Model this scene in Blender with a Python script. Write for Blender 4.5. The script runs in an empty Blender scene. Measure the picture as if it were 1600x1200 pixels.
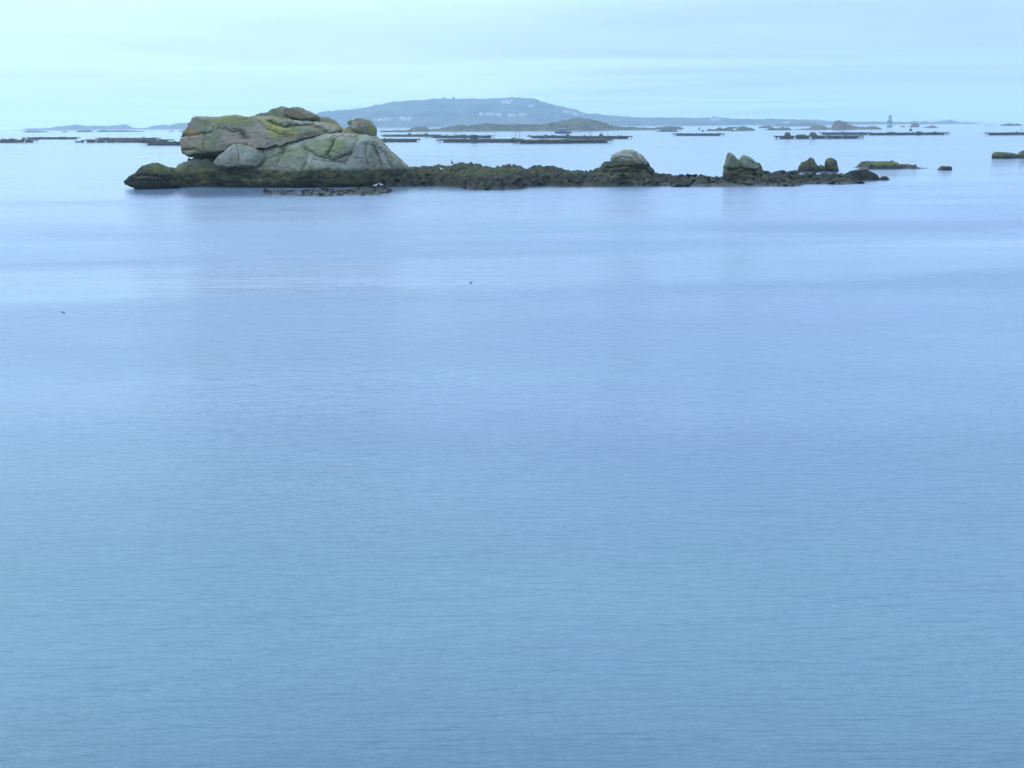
import bpy, math, random
import numpy as np
from mathutils import Vector, Matrix

random.seed(7)
np.random.seed(7)
R = math.radians
scn = bpy.context.scene
col = scn.collection

# ------------------------------------------------------------------ camera
CAM_H = 8.0
FPX = 1715.0                     # focal length in pixels of the 1600 px wide picture
HORIZ = 196.6                    # row of the true horizon at the middle column
PITCH = math.atan((600 - HORIZ) / FPX)
ROLL = math.atan(11.0 / 1600.0)
cam_d = bpy.data.cameras.new('camera')
cam = bpy.data.objects.new('camera', cam_d)
col.objects.link(cam)
cam_d.sensor_width = 36.0
cam_d.lens = 36.0 * FPX / 1600.0
cam_d.clip_start = 0.5
cam_d.clip_end = 90000.0
cam_m = Matrix.Rotation(R(90) - PITCH, 4, 'X') @ Matrix.Rotation(-ROLL, 4, 'Z')
cam_m.translation = Vector((0, 0, CAM_H))
cam.matrix_world = cam_m
scn.camera = cam
CM = np.array(cam_m.to_3x3())

def ray(px, py):
    d = CM @ np.array([px - 800.0, 600.0 - py, -FPX])
    return d / d[1]                                   # scaled so that y advances by 1

def at(px, py, Y):
    """point of the plane y=Y seen at that picture position"""
    d = ray(px, py)
    return np.array([d[0] * Y, Y, CAM_H + d[2] * Y])

def sea(px, py):
    """point of the sea surface seen at that picture position"""
    d = ray(px, py)
    return at(px, py, CAM_H / max(-d[2], 1e-5))

# ------------------------------------------------------------------ world
SUN_EL, SUN_AZ = 48.0, -62.0      # azimuth from +Y (view axis), negative = left
w = bpy.data.worlds.new('World')
scn.world = w
w.use_nodes = True
nt = w.node_tree
nt.nodes.clear()

class NB:
    """small node builder"""
    def __init__(s, tree): s.t = tree
    def n(s, typ, **kw):
        nd = s.t.nodes.new(typ)
        for k, v in kw.items():
            setattr(nd, k, v)
        return nd
    def link(s, a, b): s.t.links.new(a, b)
    def _in(s, sock, v):
        if v is None: return
        if isinstance(v, bpy.types.NodeSocket): s.link(v, sock)
        else: sock.default_value = v
    def math(s, op, a, b=None, c=None, clamp=False):
        nd = s.n('ShaderNodeMath', operation=op, use_clamp=clamp)
        s._in(nd.inputs[0], a); s._in(nd.inputs[1], b); s._in(nd.inputs[2], c)
        return nd.outputs[0]
    def mix(s, f, a, b):
        nd = s.n('ShaderNodeMix', data_type='RGBA')
        s._in(nd.inputs[0], f)
        s._in(nd.inputs[6], a if isinstance(a, bpy.types.NodeSocket) else (*a, 1))
        s._in(nd.inputs[7], b if isinstance(b, bpy.types.NodeSocket) else (*b, 1))
        return nd.outputs[2]
    def rng(s, v, a, b, c=0.0, d=1.0, smooth=True):
        nd = s.n('ShaderNodeMapRange', interpolation_type='SMOOTHSTEP' if smooth else 'LINEAR')
        s._in(nd.inputs[0], v)
        nd.inputs[1].default_value = a; nd.inputs[2].default_value = b
        nd.inputs[3].default_value = c; nd.inputs[4].default_value = d
        return nd.outputs[0]
    def mapping(s, vec, scale=(1, 1, 1), rot=(0, 0, 0), loc=(0, 0, 0)):
        nd = s.n('ShaderNodeMapping')
        s.link(vec, nd.inputs[0])
        nd.inputs[1].default_value = loc; nd.inputs[2].default_value = rot; nd.inputs[3].default_value = scale
        return nd.outputs[0]
    def noise(s, vec, scale, detail=4, rough=0.55, dist=0.0):
        nd = s.n('ShaderNodeTexNoise')
        s.link(vec, nd.inputs['Vector'])
        nd.inputs['Scale'].default_value = scale; nd.inputs['Detail'].default_value = detail
        nd.inputs['Roughness'].default_value = rough; nd.inputs['Distortion'].default_value = dist
        return nd.outputs[0]
    def ramp(s, v, stops, interp='LINEAR'):
        nd = s.n('ShaderNodeValToRGB')
        s.link(v, nd.inputs[0])
        cr = nd.color_ramp; cr.interpolation = interp
        while len(cr.elements) < len(stops): cr.elements.new(0.5)
        for e, (p, c) in zip(cr.elements, stops):
            e.position = p
            e.color = (c, c, c, 1) if not hasattr(c, '__len__') else (*c, 1)
        return nd.outputs[0]

b = NB(nt)
tc = b.n('ShaderNodeTexCoord').outputs['Generated']
sep = b.n('ShaderNodeSeparateXYZ'); b.link(tc, sep.inputs[0])
sx, sy, sz = sep.outputs
# long thin stratus: noise in a dome-projected plane, so streaks crowd towards the horizon
zc = b.math('MAXIMUM', sz, 0.0)
den = b.math('ADD', zc, 0.035)
px_ = b.math('DIVIDE', sx, den); py_ = b.math('DIVIDE', sy, den)
cmb = b.n('ShaderNodeCombineXYZ'); b.link(px_, cmb.inputs[0]); b.link(py_, cmb.inputs[1])
strat = b.noise(b.mapping(cmb.outputs[0], (0.075, 0.13, 1), (0, 0, R(6))), 1.6, 6, 0.55, 0.6)
soft = b.noise(b.mapping(cmb.outputs[0], (0.05, 0.07, 1), (0, 0, R(-8)), (3.1, 1.7, 0)), 1.0, 3, 0.5)
side = b.rng(b.math('ADD', sx, b.math('MULTIPLY', b.math('SUBTRACT', soft, 0.5), 0.30)), -0.22, 0.42)
near_c = b.mix(side, (0.76, 1.05, 1.08), (0.545, 0.785, 1.06))
high_c = b.mix(side, (1.46, 2.02, 2.80), (1.30, 1.86, 2.70))
elev = b.rng(zc, 0.08, 0.19)
base_c = b.mix(elev, near_c, high_c)
grey_c = b.mix(elev, (0.43, 0.66, 0.97), (1.12, 1.60, 2.32))
cl_amt = b.math('MULTIPLY', b.rng(strat, 0.42, 0.62, 0, 0.9), b.rng(side, 0.0, 0.75, 0.30, 1.0))
cloud_c = b.mix(cl_amt, base_c, grey_c)
bg_cloud = b.n('ShaderNodeBackground'); b.link(cloud_c, bg_cloud.inputs[0]); bg_cloud.inputs[1].default_value = 1.0
skyt = b.n('ShaderNodeTexSky', sky_type='NISHITA', sun_disc=False)
skyt.sun_elevation = R(SUN_EL); skyt.sun_rotation = R(SUN_AZ)
bg_sky = b.n('ShaderNodeBackground'); b.link(skyt.outputs[0], bg_sky.inputs[0]); bg_sky.inputs[1].default_value = 0.09
mixs = b.n('ShaderNodeMixShader'); mixs.inputs[0].default_value = 0.90    # ninety per cent overcast
b.link(bg_sky.outputs[0], mixs.inputs[1]); b.link(bg_cloud.outputs[0], mixs.inputs[2])
wo = b.n('ShaderNodeOutputWorld'); b.link(mixs.outputs[0], wo.inputs[0])

# ------------------------------------------------------------------ sun behind thin cloud
sd = bpy.data.lights.new('sun', 'SUN')
sd.energy = 1.3; sd.angle = R(14); sd.color = (1.0, 0.93, 0.82)
sun = bpy.data.objects.new('sun', sd); col.objects.link(sun)
az = R(SUN_AZ)
sdir = Vector((math.sin(az) * math.cos(R(SUN_EL)), math.cos(az) * math.cos(R(SUN_EL)), math.sin(R(SUN_EL))))
sun.rotation_euler = sdir.to_track_quat('Z', 'Y').to_euler()

scn.view_settings.view_transform = 'Standard'
scn.view_settings.look = 'None'
scn.view_settings.gamma = 1.0
scn.view_settings.exposure = 0.0
scn.view_settings.use_curve_mapping = False
scn.cycles.use_denoising = True
scn.cycles.max_bounces = 6
scn.cycles.volume_bounces = 2
scn.cycles.transparent_max_bounces = 8

# ------------------------------------------------------------------ helpers
def tag(o, label=None, cat=None, group=None, kind=None):
    if label: o['label'] = label
    if cat: o['category'] = cat
    if group: o['group'] = group
    if kind: o['kind'] = kind
    return o

def mesh_obj(name, verts, faces, mat, parent=None, smooth=False):
    me = bpy.data.meshes.new(name)
    if isinstance(faces, np.ndarray):
        k = faces.shape[1]
        me.vertices.add(len(verts)); me.vertices.foreach_set('co', np.asarray(verts, 'f').ravel())
        me.loops.add(faces.size); me.loops.foreach_set('vertex_index', faces.astype('i').ravel())
        me.polygons.add(len(faces)); me.polygons.foreach_set('loop_start', np.arange(0, faces.size, k, dtype='i'))
        me.update(calc_edges=True)
    else:
        me.from_pydata([tuple(v) for v in verts], [], faces)
    me.materials.append(mat)
    if smooth:
        me.polygons.foreach_set('use_smooth', np.ones(len(me.polygons), bool))
    me.validate(); me.update()
    o = bpy.data.objects.new(name, me); col.objects.link(o)
    if parent: o.parent = parent
    return o

def recentre(o, c):
    """move the object's origin to c, keeping the mesh where it is"""
    o.data.transform(Matrix.Translation(-Vector(c))); o.location = c

# value noise, vectorised
def _h(ix, iy, iz, seed):
    h = (ix * 374761393 + iy * 668265263 + iz * 2147483647 * 3 + seed * 144665) & 0xffffffff
    h = ((h ^ (h >> 13)) * 1274126177) & 0xffffffff
    h = ((h ^ (h >> 16)) * 2246822519) & 0xffffffff
    return ((h ^ (h >> 15)) & 0xffff) / 65535.0

def vnoise(p, seed=0):
    i = np.floor(p).astype(np.int64); f = p - i
    f = f * f * f * (f * (f * 6 - 15) + 10)
    r = 0
    for dx in (0, 1):
        wx = f[:, 0] if dx else 1 - f[:, 0]
        for dy in (0, 1):
            wy = f[:, 1] if dy else 1 - f[:, 1]
            for dz in (0, 1):
                wz = f[:, 2] if dz else 1 - f[:, 2]
                r = r + wx * wy * wz * _h(i[:, 0] + dx, i[:, 1] + dy, i[:, 2] + dz, seed)
    return r * 2 - 1

def fbm(p, seed=0, octv=4, gain=0.5):
    a, s, r = 1.0, 1.0, 0
    for k in range(octv):
        r = r + a * vnoise(p * s + k * 17.3, seed + k); a *= gain; s *= 2.03
    return r

def worley(p, seed=0):
    """distance to nearest feature point, second nearest"""
    i = np.floor(p).astype(np.int64)
    d1 = np.full(len(p), 9.0); d2 = np.full(len(p), 9.0)
    for dx in (-1, 0, 1):
        for dy in (-1, 0, 1):
            for dz in (-1, 0, 1):
                c = i + (dx, dy, dz)
                q = np.stack([c[:, k] + _h(c[:, 0], c[:, 1], c[:, 2], seed + 31 * k + 5) for k in range(3)], 1)
                d = np.linalg.norm(q - p, axis=1)
                d2 = np.minimum(d2, np.maximum(d1, d)); d1 = np.minimum(d1, d)
    return d1, d2

_ico = {}
def ico(sub):
    if sub not in _ico:
        import bmesh
        bm = bmesh.new(); bmesh.ops.create_icosphere(bm, subdivisions=sub, radius=1.0)
        _ico[sub] = (np.array([v.co[:] for v in bm.verts]), np.array([[v.index for v in f.verts] for f in bm.faces]))
        bm.free()
    return _ico[sub]

def smooth_poly(P, it=2):
    P = np.array(P, float)
    for _ in range(it):
        Q = np.roll(P, -1, 0)
        P = np.stack([0.75 * P + 0.25 * Q, 0.25 * P + 0.75 * Q], 1).reshape(-1, 2)
    return P

def seg_dist(x, z, pl):
    best = np.full(len(x), 1e9)
    for (x0, z0), (x1, z1) in zip(pl[:-1], pl[1:]):
        dx, dz = x1 - x0, z1 - z0
        t = np.clip(((x - x0) * dx + (z - z0) * dz) / (dx * dx + dz * dz + 1e-9), 0, 1)
        best = np.minimum(best, np.hypot(x - x0 - t * dx, z - z0 - t * dz))
    return best

def boulder(name, outline, Y, depth, mat, seed=0, sub=6, centre=None, amp=0.25, size=2.2, blocky=0.72,
            cracks=(), plates=0.0, lean=0.0, parent=None, facets=15, patches=()):
    """a boulder with the given outline in elevation, its own depth, joints and relief"""
    P = smooth_poly([at(px, py, Y)[[0, 2]] for px, py in outline], 1)
    if centre is None:
        lo, hi = P.min(0), P.max(0); C = (lo + hi) / 2
    else:
        C = at(centre[0], centre[1], Y)[[0, 2]]
    a, h = (P[:, 0].max() - P[:, 0].min()) / 2, (P[:, 1].max() - P[:, 1].min()) / 2
    N = (P - C) / (a, h)
    th = np.arctan2(N[:, 1], N[:, 0]); rr = np.hypot(N[:, 0], N[:, 1])
    o_ = np.argsort(th); th, rr = th[o_], rr[o_]
    V, F = ico(sub)
    t = np.arctan2(V[:, 2], V[:, 0]); s = np.hypot(V[:, 0], V[:, 2])
    rad = np.interp(t, np.r_[th - 2 * math.pi, th, th + 2 * math.pi], np.r_[rr, rr, rr])
    k = s ** blocky * rad
    x = C[0] + a * k * np.cos(t)
    z = C[1] + h * k * np.sin(t)
    yy = np.sign(V[:, 1]) * np.abs(V[:, 1]) ** 0.85
    y = Y + depth * yy + lean * (z - C[1])
    p = np.stack([x, y, z], 1)
    nrm = V * (1 / a, 1 / depth, 1 / h); nrm /= np.linalg.norm(nrm, axis=1)[:, None]
    d = amp * fbm(p / size, seed, 5, 0.5)
    if plates:
        q = p / (size * 1.3) + 0.25 * np.stack([vnoise(p / size, seed + 9)] * 3, 1)
        d1, d2 = worley(q, seed + 3)
        d -= plates * np.exp(-((d2 - d1) / 0.07) ** 2)
        d += plates * 0.8 * (0.5 - d1)
    p = p + nrm * d[:, None]
    rg = np.random.RandomState(seed + 500)
    cc = np.array([C[0], Y, C[1]])
    for _ in range(facets):
        n = np.array([rg.uniform(-1, 1) * h / a, -rg.uniform(0.5, 1.0), rg.uniform(-0.5, 0.8)]); n /= np.linalg.norm(n)
        e = (p - cc) @ n
        lim = e.max() * rg.uniform(0.74, 0.95)
        over = np.maximum(0, e - lim)
        p = p - n * (over * 0.92)[:, None]
    p = p + nrm * (amp * 0.34 * fbm(p / (size * 0.22), seed + 60, 5, 0.65))[:, None]
    front = np.clip(-V[:, 1] * 2 + 0.4, 0, 1)
    for pl, wd, dp in cracks:
        q = [at(a_, b_, Y)[[0, 2]] for a_, b_ in pl]
        jit = 0.10 * fbm(p / 0.9, seed + 77, 4, 0.6)
        dist = seg_dist(p[:, 0] + jit, p[:, 2] + jit, q)
        p[:, 1] += front * 0.85 * dp * np.exp(-(dist / (0.55 * wd)) ** 1.4)
        p[:, 2] -= 0.25 * front * 0.85 * dp * np.exp(-(dist / wd) ** 2)
    ob = mesh_obj(name, p, F, mat, parent, smooth=True)
    vals = {}
    for kind_, pl, rad_ in patches:
        q = [at(a_, b_, Y)[[0, 2]] for a_, b_ in pl]
        if len(q) == 1: q = [q[0], q[0] + 0.01]
        j1 = fbm(p / 1.1, seed + 91, 4, 0.6)
        dist = seg_dist(p[:, 0] + 0.25 * j1, p[:, 2] + 0.25 * fbm(p / 0.9 + 7, seed + 92, 4, 0.6), q)
        vals[kind_] = np.maximum(vals.get(kind_, 0), np.clip((1.15 + 0.35 * j1 - dist / rad_) * 1.6, 0, 1))
    for kind_, vv in vals.items():
        at_ = ob.data.attributes.new(kind_, 'FLOAT', 'POINT'); at_.data.foreach_set('value', vv.astype('f'))
    recentre(ob, (C[0], Y, max(0.0, p[:, 2].min())))
    return ob

def ridge(name, top, water, Yc, back, mat, seed=0, nx=300, ny=40, amp=0.3, size=2.0, lump=0.0, front_pow=1.5,
          flat=0.6, parent=None, skirt=0.8, front=None, fuzz=0.0, fsize=18.0, gain=0.55):
    """a low ridge of land: crest line, shoreline, own width"""
    top = np.array(top, float); water_ = np.array(water, float)
    pxs = np.linspace(top[0, 0], top[-1, 0], nx)
    cy = np.interp(pxs, top[:, 0], top[:, 1]); wy = np.interp(pxs, water_[:, 0], water_[:, 1])
    C = np.array([at(a, b_, Yc) for a, b_ in zip(pxs, cy)])
    if front is None:
        Yf = np.array([sea(a, b_)[1] for a, b_ in zip(pxs, wy)])
        Yf = np.minimum(Yf, Yc - 0.4)
    else:
        Yf = np.full(nx, Yc - front)
    zt = np.maximum(C[:, 2] - 0.35 * lump - 0.15 * amp, 0.05)
    ends = np.clip(np.minimum(np.arange(nx), np.arange(nx)[::-1]) / (nx * 0.012), 0, 1) ** 0.5
    tt = np.linspace(-1.12, 1.12, ny)
    rows = []
    for t in tt:
        prof = np.clip(1 - min(abs(t), 1.0) ** front_pow, 0, 1) ** flat
        zz = zt * ends * prof - max(0, abs(t) - 1) / 0.12 * skirt - (1 - ends) * 0.3
        yy = Yc + (t * (Yc - Yf) if t < 0 else t * back)
        rows.append(np.stack([C[:, 0], yy + 0 * zz, zz], 1))
    p = np.concatenate(rows)
    env = np.clip(p[:, 2] / (0.25 * zt.max() + 1e-6), 0.25, 1)
    d = amp * fbm(p / size, seed, 5, gain)
    if fuzz: d += fuzz * fbm(p / fsize, seed + 20, 3, 0.6)
    if lump:
        d1, d2 = worley(p / (size * 0.8), seed + 3)
        d += lump * (0.62 - d1) - lump * 0.5 * np.exp(-((d2 - d1) / 0.10) ** 2)
    p[:, 2] += d * env
    p[:, 1] += 0.5 * amp * fbm(p / size + 40, seed + 5, 3) * env
    idx = np.arange(nx * ny).reshape(ny, nx)
    F = np.stack([idx[:-1, :-1], idx[:-1, 1:], idx[1:, 1:], idx[1:, :-1]], -1).reshape(-1, 4)
    ob = mesh_obj(name, p, F, mat, parent, smooth=True)
    mid = C[nx // 2]
    pts = p.copy()
    recentre(ob, (mid[0], Yc, 0.0))
    return ob, pts

# ------------------------------------------------------------------ materials
def new_mat(name):
    m = bpy.data.materials.new(name); m.use_nodes = True
    m.node_tree.nodes.clear()
    bb = NB(m.node_tree)
    pr = bb.n('ShaderNodeBsdfPrincipled'); out = bb.n('ShaderNodeOutputMaterial')
    bb.link(pr.outputs[0], out.inputs[0])
    return m, bb, pr

def rock_mat(name, c1, c2, lichen, lich_amt, tide=2.3, bump=0.8, moss=(0.10, 0.12, 0.03), moss_amt=0.4, seed=0.0,
             stain=0.5, weedc=((0.008, 0.011, 0.008), (0.046, 0.044, 0.020))):
    m, bb, pr = new_mat(name)
    pos = bb.n('ShaderNodeNewGeometry'); P = bb.mapping(pos.outputs['Position'], loc=(seed, seed * 1.7, seed * 0.3))
    nz = bb.n('ShaderNodeSeparateXYZ'); bb.link(pos.outputs['Normal'], nz.inputs[0])
    pz = bb.n('ShaderNodeSeparateXYZ'); bb.link(pos.outputs['Position'], pz.inputs[0])
    big = bb.noise(P, 0.30, 5, 0.6, 0.6); mid = bb.noise(P, 1.1, 6, 0.65); fine = bb.noise(P, 7.0, 5, 0.7)
    c = bb.mix(bb.rng(big, 0.38, 0.64), c1, c2)
    c = bb.mix(bb.rng(fine, 0.35, 0.75, 0, 0.45), c, (c1[0] * 0.55, c1[1] * 0.55, c1[2] * 0.55))
    # lichen in patches, stronger on faces that catch rain
    lf = bb.math('ADD', bb.noise(bb.mapping(P, loc=(5, 2, 9)), 0.42, 6, 0.65, 0.8), bb.math('MULTIPLY', nz.outputs[2], 0.07))
    lf = bb.math('ADD', lf, bb.math('MULTIPLY', bb.math('SUBTRACT', bb.noise(P, 5.0, 6, 0.75), 0.5), 0.30))
    c = bb.mix(bb.rng(lf, 0.62 - 0.16 * lich_amt, 0.69 - 0.16 * lich_amt, 0, 0.85), c, lichen)
    dk = bb.noise(bb.mapping(P, loc=(15, 4, 2)), 1.9, 8, 0.75, 0.5)
    c = bb.mix(bb.rng(dk, 0.56, 0.66, 0, 0.65), c, (0.045, 0.052, 0.036))
    for an, ac, am in (('beige', (0.27, 0.21, 0.155), 0.75), ('pale', (0.32, 0.315, 0.255), 0.55), ('yellow', (0.27, 0.25, 0.035), 0.8),
                       ('green', (0.13, 0.155, 0.080), 0.55), ('rust', (0.30, 0.15, 0.04), 0.85)):
        na = bb.n('ShaderNodeAttribute', attribute_name=an)
        c = bb.mix(bb.math('MULTIPLY', bb.math('MULTIPLY', na.outputs['Fac'], am), bb.rng(fine, 0.25, 0.55, 0.55, 1.0)), c, ac)
    # hairline joints that the relief is too coarse to hold
    wv = bb.n('ShaderNodeVectorMath', operation='ADD'); bb.link(bb.mapping(P, (0.16, 0.16, 0.42), (0.0, 0.35, 0.2)), wv.inputs[0])
    nzc = bb.n('ShaderNodeTexNoise'); bb.link(P, nzc.inputs['Vector']); nzc.inputs['Scale'].default_value = 0.8; nzc.inputs['Detail'].default_value = 5
    sc_ = bb.n('ShaderNodeVectorMath', operation='SCALE'); bb.link(nzc.outputs['Color'], sc_.inputs[0]); sc_.inputs['Scale'].default_value = 0.35
    bb.link(sc_.outputs[0], wv.inputs[1])
    vo = bb.n('ShaderNodeTexVoronoi', feature='DISTANCE_TO_EDGE'); bb.link(wv.outputs[0], vo.inputs['Vector']); vo.inputs['Scale'].default_value = 1.0
    joint = bb.math('MULTIPLY', bb.rng(vo.outputs['Distance'], 0.004, 0.030, 1, 0), bb.rng(bb.noise(bb.mapping(P, loc=(2, 6, 4)), 0.5, 3, 0.5), 0.50, 0.60))
    c = bb.mix(bb.math('MULTIPLY', joint, 0.45), c, (0.030, 0.032, 0.026))
    # run-off streaks down the faces
    st = bb.noise(bb.mapping(P, (1.5, 1.5, 0.16)), 1.0, 5, 0.7, 0.2)
    c = bb.mix(bb.rng(st, 0.55, 0.72, 0, stain), c, (0.055, 0.065, 0.06))
    st2 = bb.noise(bb.mapping(P, (2.2, 2.2, 0.3), loc=(9, 9, 9)), 1.0, 4, 0.7, 0.2)
    c = bb.mix(bb.rng(st2, 0.60, 0.76, 0, stain), c, (0.30, 0.29, 0.25))
    # green moss
    mf = bb.math('ADD', bb.noise(bb.mapping(P, loc=(1, 8, 3)), 0.7, 6, 0.7), bb.math('MULTIPLY', nz.outputs[2], 0.16))
    c = bb.mix(bb.rng(mf, 0.68 - 0.2 * moss_amt, 0.80 - 0.2 * moss_amt, 0, 0.85), c, moss)
    # intertidal band: black lichen, then brown wrack and barnacles
    hz = bb.math('ADD', pz.outputs[2], bb.math('MULTIPLY', bb.math('SUBTRACT', mid, 0.5), 1.1))
    weed = bb.mix(bb.rng(bb.noise(bb.mapping(P, (0.7, 0.7, 1.6)), 1.3, 8, 0.72), 0.40, 0.62), *weedc)
    weed = bb.mix(bb.rng(bb.noise(P, 0.35, 4, 0.6), 0.45, 0.60, 0, 0.6), weed, weedc[0])
    weed = bb.mix(bb.rng(bb.noise(P, 9.0, 4, 0.7), 0.60, 0.72, 0, 0.5), weed, (0.15, 0.145, 0.105))
    tm = bb.rng(hz, tide - 0.40, tide + 0.30, 1, 0)
    c = bb.mix(tm, c, weed)
    wet = bb.rng(hz, 0.0, 0.55, 1, 0)
    c = bb.mix(bb.math('MULTIPLY', wet, 0.8), c, (0.014, 0.016, 0.015))
    bb.link(c, pr.inputs['Base Color'])
    bb._in(pr.inputs['Roughness'], bb.rng(wet, 0, 1, 0.88, 0.45))
    pr.inputs['Specular IOR Level'].default_value = 0.3
    hgt = bb.math('ADD', bb.math('MULTIPLY', mid, 0.6), bb.math('MULTIPLY', fine, 0.25))
    hgt = bb.math('SUBTRACT', hgt, bb.math('MULTIPLY', joint, 0.5))
    bp = bb.n('ShaderNodeBump'); bp.inputs['Strength'].default_value = bump; bp.inputs['Distance'].default_value = 0.5
    bb.link(hgt, bp.inputs['Height']); bb.link(bp.outputs[0], pr.inputs['Normal'])
    return m

def plain_mat(name, c, c2=None, rough=0.7, scale=1.0, metal=0.0):
    m, bb, pr = new_mat(name)
    c2 = c2 or tuple(v * 0.6 for v in c)
    P = bb.n('ShaderNodeNewGeometry').outputs['Position']
    bb.link(bb.mix(bb.rng(bb.noise(P, scale, 5, 0.65), 0.35, 0.65), c, c2), pr.inputs['Base Color'])
    pr.inputs['Roughness'].default_value = rough; pr.inputs['Metallic'].default_value = metal
    return m

M = {}
M['granite'] = rock_mat('granite_pale', (0.27, 0.27, 0.21), (0.20, 0.21, 0.165), (0.20, 0.20, 0.07), 0.5, 2.35, moss_amt=0.1, seed=3)
M['granite_olive'] = rock_mat('granite_lichened', (0.200, 0.178, 0.122), (0.212, 0.165, 0.112), (0.175, 0.160, 0.045), 0.36, 2.2, moss_amt=0.25, seed=0, stain=0.35)
M['granite_grey'] = rock_mat('granite_weathered', (0.222, 0.207, 0.152), (0.165, 0.165, 0.115), (0.130, 0.138, 0.055), 0.42, 2.5, moss_amt=0.15, seed=11, stain=0.6, weedc=((0.018, 0.022, 0.013), (0.092, 0.086, 0.034)))
M['granite_low'] = rock_mat('granite_small', (0.19, 0.205, 0.15), (0.11, 0.13, 0.085), (0.11, 0.14, 0.04), 0.6, 1.6, moss_amt=0.35, seed=21)
M['weedy'] = rock_mat('rock_under_wrack', (0.030, 0.029, 0.021), (0.011, 0.013, 0.010), (0.060, 0.054, 0.024), 0.6, 1.5, moss=(0.052, 0.064, 0.018), moss_amt=0.5, seed=5, bump=1.0)
M['mossy'] = rock_mat('rock_under_moss', (0.062, 0.058, 0.037), (0.026, 0.029, 0.019), (0.12, 0.12, 0.04), 0.8, 0.55, moss=(0.060, 0.070, 0.020), moss_amt=0.62, seed=8, bump=0.8)
M['shelf'] = rock_mat('shelf_rock', (0.20, 0.19, 0.13), (0.13, 0.13, 0.09), (0.15, 0.15, 0.04), 0.8, 2.1, moss=(0.09, 0.11, 0.03), moss_amt=0.5, seed=14, bump=0.8, weedc=((0.020, 0.023, 0.014), (0.118, 0.100, 0.040)))

def land_mat(name, c1, c2, c3, scale, shore=(0.34, 0.31, 0.25), shore_h=1.5):
    m, bb, pr = new_mat(name)
    g = bb.n('ShaderNodeNewGeometry'); P = g.outputs['Position']
    pz = bb.n('ShaderNodeSeparateXYZ'); bb.link(P, pz.inputs[0])
    a = bb.noise(P, scale, 6, 0.6, 0.4); d = bb.noise(P, scale * 6, 5, 0.7)
    c = bb.mix(bb.rng(a, 0.42, 0.60), c1, c2)
    c = bb.mix(bb.rng(d, 0.55, 0.68, 0, 0.8), c, c3)
    hz = bb.math('ADD', pz.outputs[2], bb.math('MULTIPLY', bb.math('SUBTRACT', d, 0.5), shore_h * 2))
    c = bb.mix(bb.rng(hz, shore_h * 0.5, shore_h * 1.3, 0.8, 0), c, shore)
    bb.link(c, pr.inputs['Base Color']); pr.inputs['Roughness'].default_value = 0.95
    pr.inputs['Specular IOR Level'].default_value = 0.1
    bp = bb.n('ShaderNodeBump'); bp.inputs['Strength'].default_value = 0.7; bp.inputs['Distance'].default_value = 1.5 / scale * 0.05
    bb.link(d, bp.inputs['Height']); bb.link(bp.outputs[0], pr.inputs['Normal'])
    return m
M['hill'] = land_mat('wooded_hill', (0.022, 0.034, 0.022), (0.070, 0.080, 0.052), (0.13, 0.13, 0.10), 0.005, shore_h=4)
M['far'] = land_mat('far_coast', (0.060, 0.068, 0.05), (0.10, 0.10, 0.08), (0.16, 0.15, 0.12), 0.012, shore_h=4)
M['heath'] = land_mat('heath_and_granite', (0.060, 0.068, 0.042), (0.10, 0.10, 0.070), (0.20, 0.185, 0.15), 0.05, shore=(0.16, 0.145, 0.12), shore_h=0.9)
M['skerry'] = land_mat('skerry_rock', (0.10, 0.10, 0.075), (0.065, 0.072, 0.05), (0.17, 0.16, 0.12), 0.08, shore=(0.035, 0.035, 0.03), shore_h=0.8)
M['pink'] = land_mat('pink_granite', (0.15, 0.115, 0.095), (0.10, 0.105, 0.065), (0.21, 0.17, 0.14), 0.05, shore=(0.04, 0.04, 0.038), shore_h=0.8)
M['timber'] = plain_mat('tarred_timber', (0.050, 0.046, 0.036), (0.085, 0.080, 0.055), 0.85, 1.2)
M['weedtimber'] = plain_mat('weed_grown_timber', (0.060, 0.075, 0.030), (0.10, 0.10, 0.06), 0.9, 0.8)
M['float'] = plain_mat('tarred_float', (0.028, 0.032, 0.034), (0.05, 0.05, 0.045), 0.6, 0.6)
M['rope'] = plain_mat('rope_and_net', (0.045, 0.065, 0.032), (0.085, 0.085, 0.05), 0.95, 2.5)
M['white'] = plain_mat('white_paint', (0.72, 0.72, 0.70), (0.60, 0.60, 0.58), 0.6, 0.3)
M['house_wall'] = plain_mat('weathered_render', (0.42, 0.42, 0.40), (0.32, 0.32, 0.31), 0.7, 0.3)
M['roof'] = plain_mat('roof_tile', (0.38, 0.31, 0.28), (0.30, 0.24, 0.22), 0.8, 0.3)
M['grey_hull'] = plain_mat('grey_blue_hull', (0.10, 0.13, 0.17), (0.07, 0.09, 0.12), 0.5, 0.8)
M['dark'] = plain_mat('dark_paint', (0.03, 0.035, 0.045), None, 0.6, 1.0)
M['tower_light'] = plain_mat('beacon_pale_masonry', (0.34, 0.36, 0.34), (0.26, 0.28, 0.27), 0.8, 0.3)
M['tower_dark'] = plain_mat('beacon_dark_masonry', (0.12, 0.14, 0.16), (0.16, 0.17, 0.18), 0.8, 0.3)
M['orange'] = plain_mat('orange_plastic', (0.55, 0.14, 0.03), (0.42, 0.10, 0.03), 0.5, 4)
M['plumage_white'] = plain_mat('white_plumage', (0.78, 0.77, 0.74), (0.66, 0.66, 0.66), 0.8, 9)
M['plumage_grey'] = plain_mat('grey_plumage', (0.34, 0.36, 0.38), (0.28, 0.30, 0.32), 0.8, 9)
M['plumage_black'] = plain_mat('black_plumage', (0.018, 0.020, 0.022), (0.03, 0.03, 0.03), 0.6, 9)
M['beak'] = plain_mat('yellow_beak', (0.55, 0.36, 0.05), None, 0.5, 9)

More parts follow.
